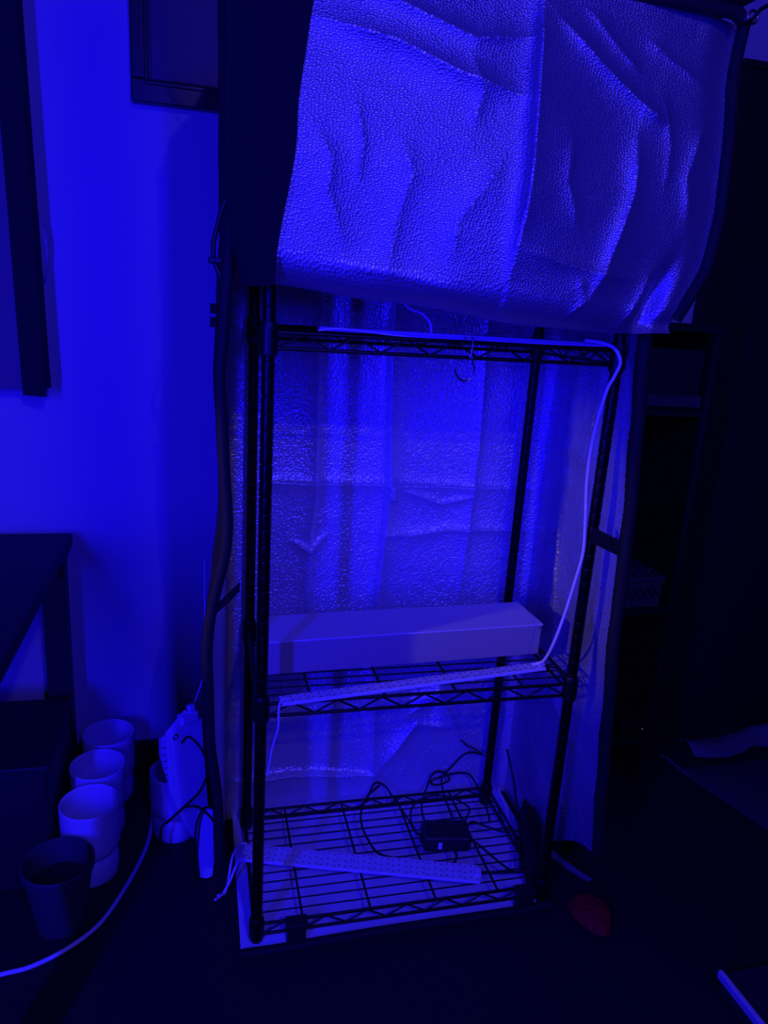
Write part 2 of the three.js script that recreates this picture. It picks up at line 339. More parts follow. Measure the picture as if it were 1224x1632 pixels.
  part('flap_binding', tube([[-0.055, 1.550, 0.055], [0.3, 1.552, 0.06], [0.60, 1.552, 0.062], [0.638, 1.545, 0.062]], 0.010, 50, 8), M.binding, flap, 'black piping along the roof edge');
}

// ---------------------------------------------------------------- wire rack
const RW = 0.56, RD = 0.3023, LV = [0.045, 0.4885, 1.0828];
const rack = thing('wire_rack', 'black three-tier wire shelving rack standing inside the silver tent', 'rack', [0, 0, 0]);
{
  const prof = []; const R = 0.0098, H = 1.36;
  prof.push(new THREE.Vector2(0.0001, 0.018), new THREE.Vector2(R, 0.018));
  for (let y = 0.0508; y < H - 0.02; y += 0.0254) prof.push(new THREE.Vector2(R, y - 0.0016), new THREE.Vector2(R - 0.0012, y - 0.0006), new THREE.Vector2(R - 0.0012, y + 0.0006), new THREE.Vector2(R, y + 0.0016));
  prof.push(new THREE.Vector2(R, H - 0.004), new THREE.Vector2(R - 0.003, H), new THREE.Vector2(0.0001, H));
  const pg = new THREE.LatheGeometry(prof, 20);
  const footG = new THREE.LatheGeometry([[0.0001, 0], [0.0105, 0], [0.0115, 0.004], [0.010, 0.012], [0.006, 0.014], [0.006, 0.02], [0.0001, 0.02]].map(p => new THREE.Vector2(...p)), 18);
  const sleeveG = new THREE.LatheGeometry([[0.0102, -0.030], [0.0120, -0.030], [0.0132, -0.026], [0.0122, 0.012], [0.0114, 0.018], [0.0102, 0.018]].map(p => new THREE.Vector2(...p)), 20);
  for (const [x, z] of [[0, 0], [RW, 0], [0, -RD], [RW, -RD]]) {
    const p = part('post', pg, M.post, rack); p.position.set(x, 0, z);
    part('foot', footG, M.rubber, p);
    for (const y of LV) { const s = part('sleeve', sleeveG, M.plasticBlack, p); s.position.y = y - 0.004; }
  }
  // one shelf: outer frame of two rails and a zigzag truss on each side, then its deck wires
  const S2 = 0.0226, fr = [], a = 0.012;
  for (const y of [0, -S2]) {
    for (const z of [0.004, -RD - 0.004]) fr.push(rod([a, y, z], [RW - a, y, z], 0.0030));
    for (const x of [0.0 - 0.004, RW + 0.004]) fr.push(rod([x, y, -a], [x, y, -RD + a], 0.0030));
  }
  const zig = (p, q, n) => { for (let i = 0; i < n; i++) { const t0 = i / n, t1 = (i + 1) / n, L = (t) => [p[0] + (q[0] - p[0]) * t, 0, p[1] + (q[1] - p[1]) * t]; const A = L(t0), B = L(t1); A[1] = i % 2 ? -0.001 : -S2 + 0.001; B[1] = i % 2 ? -S2 + 0.001 : -0.001; fr.push(rod(A, B, 0.0017, 6)); } };
  zig([a, 0.004], [RW - a, 0.004], 14); zig([a, -RD - 0.004], [RW - a, -RD - 0.004], 14);
  zig([-0.004, -a], [-0.004, -RD + a], 6); zig([RW + 0.004, -a], [RW + 0.004, -RD + a], 6);
  for (const [x, z, sx, sz] of [[0, 0, 1, -1], [RW, 0, -1, -1], [0, -RD, 1, 1], [RW, -RD, -1, 1]]) { const c = new THREE.CylinderGeometry(0.0138, 0.0138, S2 + 0.012, 18, 1, true); c.translate(x, -S2 / 2, z); fr.push(c); }
  const frameG = mergeGeometries(fr.map(g => g.index ? g : g));
  const longG = rod([a - 0.016, 0, 0], [RW - a + 0.016, 0, 0], 0.00145, 6), crossG = rod([0, 0, 0.004], [0, 0, -RD - 0.004], 0.0024, 6);
  for (const y of LV) {
    const s = part('wire_shelf', frameG, M.rack, rack); s.position.y = y;
    for (let i = 1; i <= 12; i++) { const w = part('wire', longG, M.rack, s); w.position.set(0, 0.0018, 0.004 - i * (RD + 0.008) / 13); }
    for (const x of [0.083, 0.2105, 0.339, 0.4665]) { const w = part('cross_wire', crossG, M.rack, s); w.position.set(x, -0.0018, 0); }
  }
}
// two black plastic blocks on the lower front rail
for (const [x, l] of [[0.070, 'small black plastic block on the bottom front rail near the left post'], [0.516, 'small black plastic block on the bottom front rail near the right post']]) {
  const t = thing('rail_block', l, 'block', [x, 0.006, 0.016]);
  part('body', box(-0.017, 0, -0.008, 0.017, 0.046, 0.012, 0.004), M.rubber, t); part('lip', box(-0.020, 0.038, -0.012, 0.020, 0.050, 0.014, 0.003), M.rubber, t);
}

// ---------------------------------------------------------------- LED bars
function ledBar(label, L, W, rows, pos, q, group) {
  const t = thing('led_bar', label, 'light bar', pos, group);
  part('board', box(-L / 2, 0, -W / 2, L / 2, 0.006, W / 2, 0.0015), M.white, t);
  const chips = [], pads = [], n = Math.round(L / 0.012);
  for (let r = 0; r < rows; r++) for (let i = 0; i < n; i++) {
    const x = -L / 2 + L * (i + 0.5) / n, z = -W / 2 + W * (r + 0.5) / rows + (i % 2 ? 0.0016 : -0.0016);
    chips.push(box(x - 0.0014, 0.006, z - 0.0014, x + 0.0014, 0.0072, z + 0.0014));
    if (i % 3 === 0) for (const s of [-1, 1]) pads.push(box(x + 0.004, 0.006, z + s * 0.0035 - 0.0008, x + 0.0056, 0.0066, z + s * 0.0035 + 0.0008));
  }
  const c = part('led_chips', mergeGeometries(chips), M.chip, t); c.userData.kind = 'stuff';
  const d = part('resistors', mergeGeometries(pads), M.solder, t); d.userData.kind = 'stuff';
  part('end_plug', box(L / 2 - 0.012, 0.006, -W * 0.22, L / 2 + 0.002, 0.011, W * 0.22, 0.0015), M.white, t);
  if (q) t.rotation.set(...q);
  return t;
}
function layBar(label, a, b, W, rows, roll = 0) {                     // lies from a to b
  const A = V(a), B = V(b), d = B.clone().sub(A), L = d.length();
  const yaw = Math.atan2(-d.z, d.x), pitch = Math.asin(d.y / L);
  const t = ledBar(label, L, W, rows, A.clone().add(B).multiplyScalar(0.5).toArray(), null);
  t.rotation.order = 'YZX'; t.rotation.set(roll, yaw, pitch); return t;
}
const barMiddle = layBar('slim white LED bar lying across the middle shelf in front of the long box', [0.030, 0.4935, 0.012], [0.528, 0.4935, -0.053], 0.026, 2, 0);
const barWide = layBar('wide white LED bar with dotted rows lying slantwise on the bottom shelf', [-0.016, 0.0505, -0.172], [0.441, 0.0505, -0.034], 0.046, 3, 0);
const barTop = layBar('white LED bar resting along the front of the top wire shelf', [0.075, 1.0875, -0.022], [0.525, 1.0875, -0.020], 0.026, 2, 0);

// ---------------------------------------------------------------- long box on the middle shelf
{
  const t = thing('cardboard_box', 'long flat closed cardboard box on the middle wire shelf', 'box', [0.2765, 0.4921, -0.150]);
  part('carton', box(-0.268, 0, -0.056, 0.268, 0.0605, 0.052, 0.0015), M.cartonShaded, t);
  part('lid', box(-0.270, 0.0608, -0.058, 0.270, 0.0645, 0.054, 0.0012), M.cartonLit, t);
  const hole = new THREE.CylinderGeometry(0.0022, 0.0022, 0.001, 12); hole.rotateX(Math.PI / 2); hole.translate(0.262, 0.056, 0.0522);
  part('finger_hole', hole, M.solder, t, 'tiny dark punched hole');
  t.rotation.y = 0.045;
}

// ---------------------------------------------------------------- power adapter and cables on the bottom shelf
let adapter, panel;
{
  const t = adapter = thing('power_adapter', 'black ribbed power adapter brick among tangled cords on the bottom shelf', 'adapter', [0.402, 0.0486, -0.137]);
  t.rotation.y = -0.16;
  part('case', box(-0.050, 0, -0.032, 0.050, 0.036, 0.030, 0.008), M.ribbed, t);
  for (const z of [-0.016, -0.002, 0.012]) part('rib', box(-0.043, 0.034, z - 0.0035, 0.043, 0.0385, z + 0.0035, 0.0015), M.plasticBlack, t);
  part('flange', box(-0.055, 0.008, -0.010, 0.055, 0.018, 0.012, 0.003), M.plasticBlack, t);
  part('sticker', box(-0.020, 0.010, 0.0300, -0.012, 0.026, 0.0305), M.white, t, 'small pale sticker on the front');
}
const lead = (name, pts, r, mat, owner, label) => { const m = part(name, tube(pts, r, pts.length * 10, 7), mat, scene, label); owner.updateMatrixWorld(true); owner.attach(m); return m; };   // a cord that belongs to a thing
const cord = (name, label, pts, r, mat, cat = 'cord', group) => tag(part(name, tube(pts, r, pts.length * 10, 7), mat), label, cat, group);
lead('cord', [[0.300, 0.075, -0.312], [0.262, 0.064, -0.285], [0.240, 0.054, -0.232], [0.243, 0.053, -0.165], [0.263, 0.053, -0.118], [0.345, 0.0535, -0.083], [0.393, 0.0535, -0.072], [0.410, 0.054, -0.086], [0.412, 0.056, -0.103]], 0.0026, M.plasticBlack, adapter);
lead('cord', [[0.262, 0.058, -0.280], [0.288, 0.076, -0.318], [0.312, 0.070, -0.318], [0.327, 0.057, -0.290], [0.340, 0.055, -0.228], [0.345, 0.058, -0.175], [0.352, 0.062, -0.150]], 0.0024, M.plasticBlack, adapter);
lead('cord', [[0.348, 0.058, -0.160], [0.345, 0.060, -0.200], [0.360, 0.060, -0.245], [0.402, 0.060, -0.275], [0.452, 0.060, -0.268], [0.487, 0.058, -0.228], [0.468, 0.058, -0.192], [0.452, 0.062, -0.165]], 0.0022, M.plasticBlack, adapter);
cord('power_cord', 'black cord bundled in loops on the rear rail behind the adapter', [[0.372, 0.060, -0.170], [0.380, 0.062, -0.240], [0.410, 0.068, -0.300], [0.430, 0.090, -0.318], [0.458, 0.086, -0.322], [0.470, 0.066, -0.318], [0.440, 0.058, -0.316], [0.425, 0.066, -0.320], [0.460, 0.080, -0.318], [0.495, 0.082, -0.320], [0.520, 0.076, -0.318], [0.535, 0.056, -0.300], [0.530, 0.054, -0.230], [0.520, 0.054, -0.18]], 0.0024, M.plasticBlack);
cord('power_cord', 'black cord standing up from the rear rail and curving to the rear right post', [[0.440, 0.056, -0.200], [0.444, 0.060, -0.270], [0.452, 0.072, -0.318], [0.475, 0.100, -0.322], [0.498, 0.126, -0.322], [0.520, 0.134, -0.322], [0.546, 0.128, -0.320]], 0.0023, M.plasticBlack);
cord('power_cord', 'thin black cord hanging at the back wall near the rear right post', [[0.492, 0.168, -0.325], [0.510, 0.152, -0.324], [0.535, 0.138, -0.322], [0.556, 0.120, -0.322]], 0.0016, M.plasticBlack);
lead('cord', [[0.448, 0.064, -0.150], [0.474, 0.064, -0.172], [0.505, 0.056, -0.163], [0.534, 0.054, -0.146], [0.560, 0.056, -0.140], [0.595, 0.060, -0.135]], 0.0026, M.plasticBlack, adapter);
lead('cord', [[0.452, 0.060, -0.125], [0.465, 0.055, -0.120], [0.481, 0.054, -0.086], [0.500, 0.054, -0.045], [0.512, 0.054, -0.030]], 0.0024, M.plasticBlack, adapter);
lead('lead', [[0.446, 0.056, -0.036], [0.480, 0.055, -0.032], [0.530, 0.055, -0.026], [0.568, 0.056, -0.026]], 0.0030, M.plasticBlack, barWide, 'black cord');
cord('power_cord', 'black cord hanging down in the right corner of the bottom shelf', [[0.600, 0.150, -0.300], [0.598, 0.100, -0.240], [0.585, 0.060, -0.180], [0.568, 0.056, -0.129], [0.548, 0.055, -0.080], [0.526, 0.054, -0.030]], 0.0024, M.plasticBlack);
{
  // dark bundled cloth and thick leads stuffed into the right front corner of the tent
  const g = new THREE.IcosahedronGeometry(1, 5), p = g.attributes.position;
  for (let i = 0; i < p.count; i++) { const x = p.getX(i), y = p.getY(i), z = p.getZ(i), n = 1 + 0.5 * fbm(x * 2.2 + 5, y * 2.2 + z * 1.7, 81, 3); p.setXYZ(i, 0.024 * x * n, 0.044 * Math.max(-0.9, y * n), 0.105 * z * n); }
  g.computeVertexNormals(); g.rotateY(-0.35); g.translate(0.588, 0.047, -0.115);
  tag(part('bundled_cloth', g, M.blackCloth), 'dark bunched cloth stuffed between the right posts on the bottom shelf', 'cloth');
}

// ---------------------------------------------------------------- white cords, hook
lead('lead', [[0.500, 1.0965, -0.004], [0.522, 1.094, 0.014], [0.540, 1.086, 0.022], [0.551, 1.066, 0.024], [0.545, 1.043, 0.022], [0.536, 1.018, 0.020], [0.526, 0.951, 0.018], [0.525, 0.878, 0.018], [0.533, 0.802, 0.018], [0.537, 0.746, 0.018], [0.530, 0.689, 0.016], [0.522, 0.625, 0.010], [0.517, 0.565, -0.005], [0.518, 0.522, -0.030], [0.514, 0.505, -0.048], [0.505, 0.5025, -0.052]], 0.0030, M.cordWhite, barMiddle);
lead('lead', [[0.070, 1.0885, 0.006], [0.10, 1.0925, 0.010], [0.14, 1.0905, 0.009], [0.20, 1.0875, 0.0075], [0.30, 1.088, 0.007], [0.42, 1.088, 0.007], [0.50, 1.089, 0.007], [0.53, 1.090, 0.010]], 0.0016, M.cordWhite, barTop);
lead('lead', [[0.043, 0.503, 0.016], [0.030, 0.503, 0.022], [0.026, 0.488, 0.026], [0.026, 0.455, 0.024], [0.018, 0.41, 0.014], [0.012, 0.36, 0.012]], 0.0020, M.cordWhite, barMiddle);
cord('white_cord', 'pale lead hanging over the top shelf below the flap', [[0.180, 1.165, -0.02], [0.205, 1.130, -0.01], [0.228, 1.121, -0.008], [0.241, 1.108, -0.006], [0.244, 1.094, -0.006]], 0.0022, M.cordWhite);
lead('lead', [[-0.006, 0.062, -0.185], [-0.020, 0.060, -0.188], [-0.036, 0.045, -0.172], [-0.050, 0.014, -0.120], [-0.066, 0.024, -0.098]], 0.0026, M.cordWhite, barWide);
lead('lead', [[-0.008, 0.060, -0.150], [-0.026, 0.054, -0.146], [-0.044, 0.028, -0.124], [-0.058, 0.014, -0.110], [-0.071, 0.023, -0.090]], 0.0026, M.cordWhite, barWide);
cord('white_cord', 'long white cord curving over the dark floor beside the pots', [[-0.75, 0.0045, 0.05], [-0.55, 0.0045, 0.015], [-0.426, 0.0045, -0.006], [-0.379, 0.0045, -0.014], [-0.324, 0.0045, -0.043], [-0.277, 0.0045, -0.090], [-0.241, 0.0045, -0.169], [-0.213, 0.0045, -0.259], [-0.203, 0.0045, -0.33], [-0.203, 0.0045, -0.40], [-0.21, 0.0045, -0.46]], 0.0042, M.cordWhite);
{
  const t = thing('wire_hook', 'small bent wire hook hanging from the front rail of the top shelf', 'hook', [0.302, 1.058, 0.0085]);
  part('hook_wire', tube([[-0.010, 0.020, -0.004], [-0.010, 0.030, 0.000], [-0.002, 0.0335, 0.002], [0.004, 0.028, 0.003], [0.0035, 0.006, 0.002], [0.010, -0.012, 0.001], [0.010, -0.024, 0], [0.000, -0.032, 0], [-0.012, -0.030, 0], [-0.020, -0.018, 0], [-0.021, -0.010, 0]], 0.0015, 70), M.chrome, t);
  part('collar', (() => { const g = new THREE.TorusGeometry(0.0026, 0.0012, 8, 14); g.translate(0.0036, 0.004, 0.002); return g; })(), M.chrome, t);
}

// ---------------------------------------------------------------- left side of the tent: adjuster cords and clips
cord('black_cord', 'black cord loop bulging from the left edge of the tent', [[-0.058, 1.258, 0.030], [-0.066, 1.238, 0.030], [-0.074, 1.210, 0.028], [-0.078, 1.190, 0.027], [-0.076, 1.170, 0.028], [-0.068, 1.150, 0.030], [-0.064, 1.126, 0.032]], 0.0034, M.plasticBlack);
{
  const t = thing('cord_lock', 'black cord lock with a shiny metal end on the loop at the tent edge', 'cord lock', [-0.0755, 1.172, 0.030]);
  part('barrel', box(-0.009, -0.004, -0.006, 0.009, 0.004, 0.006, 0.002), M.plasticBlack, t);
  part('button', (() => { const g = new THREE.SphereGeometry(0.0036, 14, 10); g.translate(0.012, 0.001, 0.004); return g; })(), M.chrome, t, 'shiny round button');
  part('spring', tube([[0.012, -0.003, 0.004], [0.0115, -0.010, 0.005], [0.010, -0.018, 0.004]], 0.0024, 20), M.chrome, t, 'shiny metal end');
}
for (const [y, l] of [[1.110, 'upper of two black strap ends poking out left of the tent'], [1.092, 'lower of two black strap ends poking out left of the tent']]) {
  const t = thing('strap_end', l, 'strap', [-0.072, y, 0.024]);
  part('webbing', box(-0.010, -0.0065, -0.0015, 0.012, 0.0065, 0.0015, 0.001), M.blackCloth, t); part('stitching', box(0.004, -0.006, 0.0015, 0.006, 0.006, 0.0022), M.plasticBlack, t);
}
{
  const t = thing('cord_clip', 'shiny small clip with cord at the upper right tent corner', 'clip', [0.668, 1.556, 0.045]);
  part('ring', (() => { const g = new THREE.TorusGeometry(0.008, 0.002, 8, 20); g.rotateZ(0.4); return g; })(), M.chrome, t);
  part('cord', tube([[-0.02, -0.012, 0.004], [-0.002, -0.004, 0.002], [0.010, 0.010, 0], [0.026, 0.020, -0.004]], 0.0028, 24), M.plasticBlack, t);
}
cord('pale_cord', 'thin pale cord slanting in front of the picture beside the tent', [[-0.095, 1.62, -0.16], [-0.063, 1.553, -0.19], [-0.052, 1.535, -0.195], [-0.040, 1.510, -0.2]], 0.0022, M.cordWhite);

// ---------------------------------------------------------------- pots
function potGeo(profile) { return new THREE.LatheGeometry(profile.map(p => new THREE.Vector2(...p)), 48); }
{
  const wallG = potGeo([[0.0001, 0.066], [0.036, 0.067], [0.046, 0.074], [0.0495, 0.088], [0.0515, 0.160], [0.0528, 0.1645], [0.0545, 0.1655], [0.0558, 0.1635], [0.0560, 0.155], [0.0552, 0.090], [0.0545, 0.076], [0.051, 0.066], [0.0465, 0.061], [0.0455, 0.056]]);
  const footG = potGeo([[0.0455, 0.056], [0.0468, 0.052], [0.0500, 0.047], [0.0510, 0.036], [0.0508, 0.016], [0.0480, 0.003], [0.045, 0], [0.0001, 0]]);
  const g = 'pale footed pots in a row by the tent';
  const spots = [[-0.300, -0.472, 'pale footed pot farthest back in the row, nearest the wall', 1], [-0.308, -0.352, 'bright pale footed pot second from the wall in the row', 1], [-0.308, -0.229, 'pale footed pot right behind the dark tapered pot', 1], [-0.150, -0.327, 'pale footed pot partly hidden behind the leaning white panel', 0.94]];
  for (const [x, z, l, s] of spots) {
    const t = thing('plant_pot', l, 'pot', [x, 0, z], g); t.scale.setScalar(s);
    part('bowl', wallG, M.pot, t); part('foot', footG, M.pot, t);
  }
  const d = thing('plant_pot', 'dark tapered pot at the front of the row of pale pots', 'pot', [-0.346, 0, -0.107]);
  part('wall', potGeo([[0.0001, 0], [0.038, 0], [0.041, 0.003], [0.058, 0.118], [0.0615, 0.122], [0.0622, 0.136], [0.0605, 0.1385], [0.0575, 0.137], [0.0555, 0.110], [0.050, 0.085]]), M.potDark, d);
  const sg = new THREE.CylinderGeometry(0.0512, 0.0508, 0.004, 36); sg.translate(0, 0.088, 0); part('soil', sg, M.soil, d);
}
// leaning white panels beside the pots
{
  const t = panel = thing('white_panel', 'tall white lamp panel leaning by the tent with a black cord over it', 'panel', [-0.112, 0.003, -0.232]);
  const fs = new THREE.Shape([[-0.040, 0.172], [-0.028, 0.125], [0.000, 0.055], [0.026, 0], [0.042, 0], [0.040, 0.300], [0.006, 0.328], [-0.040, 0.296]].map(p => new THREE.Vector2(...p)));
  part('face', (() => { const g = new THREE.ExtrudeGeometry(fs, { depth: 0.005, bevelEnabled: true, bevelSize: 0.001, bevelThickness: 0.001, bevelSegments: 2 }); g.translate(0, 0, -0.004); return g; })(), M.white, t);
  const ss = new THREE.Shape([[-0.004, 0.176], [-0.004, 0.294], [-0.030, 0.276], [-0.034, 0.240]].map(p => new THREE.Vector2(...p)));
  part('side', (() => { const g = new THREE.ExtrudeGeometry(ss, { depth: 0.004, bevelEnabled: false }); g.rotateY(-Math.PI / 2); g.translate(-0.036, 0, 0); return g; })(), M.white, t);
  const dots = []; for (let i = 0; i < 6; i++) for (const z of [-0.021, -0.013, -0.008]) { const y = 0.196 + i * 0.0145 + z * 0.5; if (z < -0.018 && i < 2) continue; dots.push(box(-0.0412, y - 0.0015, z - 0.0015, -0.0398, y + 0.0015, z + 0.0015)); }
  const dd = part('led_chips', mergeGeometries(dots), M.chip, t); dd.userData.kind = 'stuff';
  part('clamp', (() => { const g = mergeGeometries([box(-0.008, 0.302, -0.012, 0.030, 0.322, 0.010, 0.003), box(0.012, 0.318, -0.008, 0.026, 0.336, 0.006, 0.003)]); return g; })(), M.white, t);
  const ring = new THREE.TorusGeometry(0.0045, 0.0016, 8, 18); ring.translate(-0.024, 0.285, 0.004); part('eyelet', ring, M.chrome, t);
  t.rotation.order = 'YXZ'; t.rotation.set(-0.10, 0.62, 0);
  const p = thing('white_panel', 'small white rounded plate standing low against the left tent edge', 'panel', [-0.086, 0.003, -0.176]);
  part('plate', (() => { const s = new THREE.Shape(); s.moveTo(-0.012, 0.004); s.quadraticCurveTo(0, -0.004, 0.010, 0.004); s.lineTo(0.021, 0.12); s.quadraticCurveTo(0.016, 0.165, 0.0, 0.165); s.quadraticCurveTo(-0.018, 0.165, -0.020, 0.12); s.closePath(); return new THREE.ExtrudeGeometry(s, { depth: 0.004, bevelEnabled: true, bevelSize: 0.001, bevelThickness: 0.001, bevelSegments: 2 }); })(), M.white, p);
  part('rim', box(-0.018, 0.150, -0.002, 0.018, 0.156, 0.0065, 0.001), M.white, p);
}
lead('white_cord', [[-0.088, 0.60, -0.40], [-0.088, 0.48, -0.35], [-0.090, 0.408, -0.30], [-0.094, 0.373, -0.30], [-0.109, 0.330, -0.292], [-0.122, 0.300, -0.285], [-0.133, 0.285, -0.275]], 0.0016, M.cordWhite, panel);
lead('black_cord', [[-0.132, 0.305, -0.188], [-0.118, 0.318, -0.186], [-0.094, 0.292, -0.178], [-0.084, 0.249, -0.178], [-0.098, 0.205, -0.175], [-0.127, 0.166, -0.185], [-0.158, 0.126, -0.198], [-0.174, 0.096, -0.215], [-0.176, 0.030, -0.24], [-0.160, 0.004, -0.25]], 0.0026, M.plasticBlack, panel);
lead('black_cord', [[-0.131, 0.162, -0.186], [-0.118, 0.176, -0.170], [-0.100, 0.186, -0.150], [-0.080, 0.186, -0.12], [-0.070, 0.180, -0.10]], 0.0024, M.plasticBlack, panel);
cord('black_cord', 'black cord dropping in front of the small rounded plate', [[-0.076, 0.190, -0.140], [-0.092, 0.182, -0.152], [-0.104, 0.150, -0.156], [-0.108, 0.110, -0.158], [-0.108, 0.050, -0.165], [-0.108, 0.004, -0.17]], 0.0022, M.plasticBlack);

// ---------------------------------------------------------------- table with the storage box under it
{
  const t = thing('side_table', 'dark wooden table with a square leg at the left edge by the wall', 'table', [0, 0, 0]);
  part('tabletop', box(-1.25, 0.592, -0.530, -0.363, 0.620, 0.30, 0.005), M.wood, t);
  part('apron', box(-1.20, 0.545, -0.50, -0.392, 0.592, -0.475), M.wood, t);
  part('apron', box(-0.412, 0.545, -0.455, -0.392, 0.592, 0.22), M.wood, t);
  for (const [x, z] of [[-0.420, -0.515], [-0.420, 0.22], [-1.22, -0.515], [-1.22, 0.22]]) part('leg', box(x, 0, z, x + 0.046, 0.592, z + 0.046, 0.002), M.woodSide, t);
  const b = thing('storage_box', 'black storage box on the floor under the dark table', 'box', [0, 0, 0]);
  part('bin', box(-1.05, 0.0, -0.44, -0.374, 0.258, -0.20, 0.006), M.darkBox, b); part('lid', box(-1.06, 0.258, -0.445, -0.368, 0.274, -0.192, 0.004), M.darkBox, b);
}

// ---------------------------------------------------------------- curtain and picture
{
  const t = thing('curtain', 'dark curtain with a broad black border hanging at the left wall', 'curtain', [0, 0, 0]);
  const ex = (y) => -0.402 + 0.012 * (1.6 - y) / 0.7 - 0.012 * Math.max(0, y - 1.6);
  const f = (x, y) => -0.505 + 0.010 * Math.sin(x * 46 + 0.6) + 0.004 * fbm(x * 8, y * 3, 91, 3);
  part('panel', sheet(70, 40, (u, v) => { const y = 2.35 - 1.425 * v, x = -1.15 + (ex(y) - 0.040 + 1.15) * u; return [x, y + 0.010 * (1 - u), f(x, y)]; }, 0.7, 1.42), M.curtain, t);
  part('border', sheet(24, 60, (u, v) => { const y = 2.35 - 1.435 * v, x = ex(y) - 0.047 + 0.047 * u; return [x, y, f(x, y) + 0.004]; }, 0.055, 1.43), M.curtainBand, t);
  part('border_fold', sheet(6, 60, (u, v) => { const y = 2.35 - 1.418 * v, x = ex(y) - 0.006 + 0.012 * u; return [x, y, f(x, y) + 0.008 - 0.02 * u * u]; }, 0.012, 1.42), M.curtainBand, t);
  part('rod', rod([-1.3, 2.36, -0.505], [-0.3, 2.36, -0.505], 0.012, 14), M.wood, t);
  const k = thing('wall_knob', 'pale rounded holdback poking out behind the edge of the dark curtain', 'holdback', [-0.398, 1.198, -0.535]);
  const sg = new THREE.SphereGeometry(1, 24, 16); sg.scale(0.018, 0.066, 0.012); part('disc', sg, M.wall, k);
  part('stem', rod([0, 0, -0.004], [0, 0, -0.025], 0.006, 12), M.wall, k);
}
{
  const t = thing('picture_frame', 'black framed dark picture hanging on the wall beside the tent', 'picture', [0.03, 1.475, WZ]);
  const x0 = -0.250, w = 0.50, h = 0.62;
  for (const [a, b, c, d] of [[x0, 0, x0 + w, 0.040], [x0, h - 0.04, x0 + w, h], [x0, 0.04, x0 + 0.026, h - 0.04], [x0 + w - 0.026, 0.04, x0 + w, h - 0.04]]) part('rail', box(a, b, 0.002, c, d, 0.028, 0.003), M.frameBlack, t);
  for (const [a, b, c, d] of [[x0 + 0.026, 0.030, x0 + w - 0.026, 0.037], [x0 + 0.0245, 0.03, x0 + 0.031, h - 0.03], [x0 + w - 0.031, 0.03, x0 + w - 0.0245, h - 0.03]]) part('bead', box(a, b, 0.014, c, d, 0.032, 0.002), M.bead, t);
  part('picture', box(x0 + 0.028, 0.036, 0.004, x0 + w - 0.028, h - 0.038, 0.010), M.picture, t);
  part('slip', box(x0 + 0.033, 0.040, 0.010, x0 + w - 0.033, 0.045, 0.016), M.wood, t);
}

// ---------------------------------------------------------------- right side: bookcase, tall board, things on them
{
  const t = thing('bookcase', 'black open bookcase in the dark right of the tent', 'bookcase', [0, 0, 0]);
  part('side_panel', box(0.680, 0, -0.54, 0.696, 1.118, -0.30), M.base, t); part('side_panel', box(0.965, 0, -0.54, 0.980, 1.118, -0.30), M.base, t);
  part('top', box(0.676, 1.118, -0.545, 0.984, 1.136, -0.295, 0.002), M.base, t);
  part('back_panel', box(0.696, 0, -0.545, 0.965, 1.118, -0.538), M.base, t);
  for (const y of [0.145, 0.492, 0.955]) part('shelf', box(0.696, y - 0.014, -0.538, 0.965, y, -0.298), M.base, t);
  const b = thing('storage_box', 'dim dark blue storage box on the upper shelf of the bookcase', 'box', [0, 0, 0]);
  part('bin', box(0.775, 0.956, -0.50, 0.950, 1.082, -0.30, 0.004), M.darkBox, b); part('lip', box(0.772, 0.962, -0.30, 0.952, 0.986, -0.292, 0.002), M.basket, b, 'slightly paler lower lip');
  const k = thing('ribbed_basket', 'small grey basket with slanting ribs on the bookcase beside the tent', 'basket', [0, 0, 0]);
  part('body', box(0.790, 0.493, -0.42, 0.946, 0.562, -0.305, 0.004), M.basket, k);
  for (let i = 0; i < 8; i++) { const g = new RoundedBoxGeometry(0.004, 0.036, 0.006, 2, 0.0015); g.rotateZ(0.75); g.translate(0.808 + i * 0.0175, 0.532, -0.303); part('rib', g, M.darkBox, k); }
  part('rim', box(0.788, 0.558, -0.422, 0.948, 0.570, -0.300, 0.003), M.basket, k);
  for (let i = 0; i < 6; i++) { const g = new THREE.TorusGeometry(0.009, 0.003, 6, 14, Math.PI); g.translate(0.812 + i * 0.023, 0.569, -0.33); part('loop', g, M.basket, k); }
  const r = thing('small_device', 'small black device with a tiny pilot light low in the dark bookcase', 'device', [0, 0, 0]);
  part('case', box(0.90, 0.145, -0.42, 0.962, 0.190, -0.305, 0.003), M.plasticBlack, r);
  const pl = new THREE.SphereGeometry(0.0016, 10, 8); pl.translate(0.958, 0.170, -0.3045); part('pilot_light', pl, M.pilot, r);
  const c = thing('tall_board', 'tall black board standing against the wall at the far right', 'board', [0, 0, 0]);
  part('panel', box(1.085, 0.0, -0.553, 2.1, 1.70, -0.530, 0.002), M.base, c); part('frame_edge', box(1.085, 1.70, -0.555, 2.1, 1.715, -0.525, 0.002), M.base, c);
}
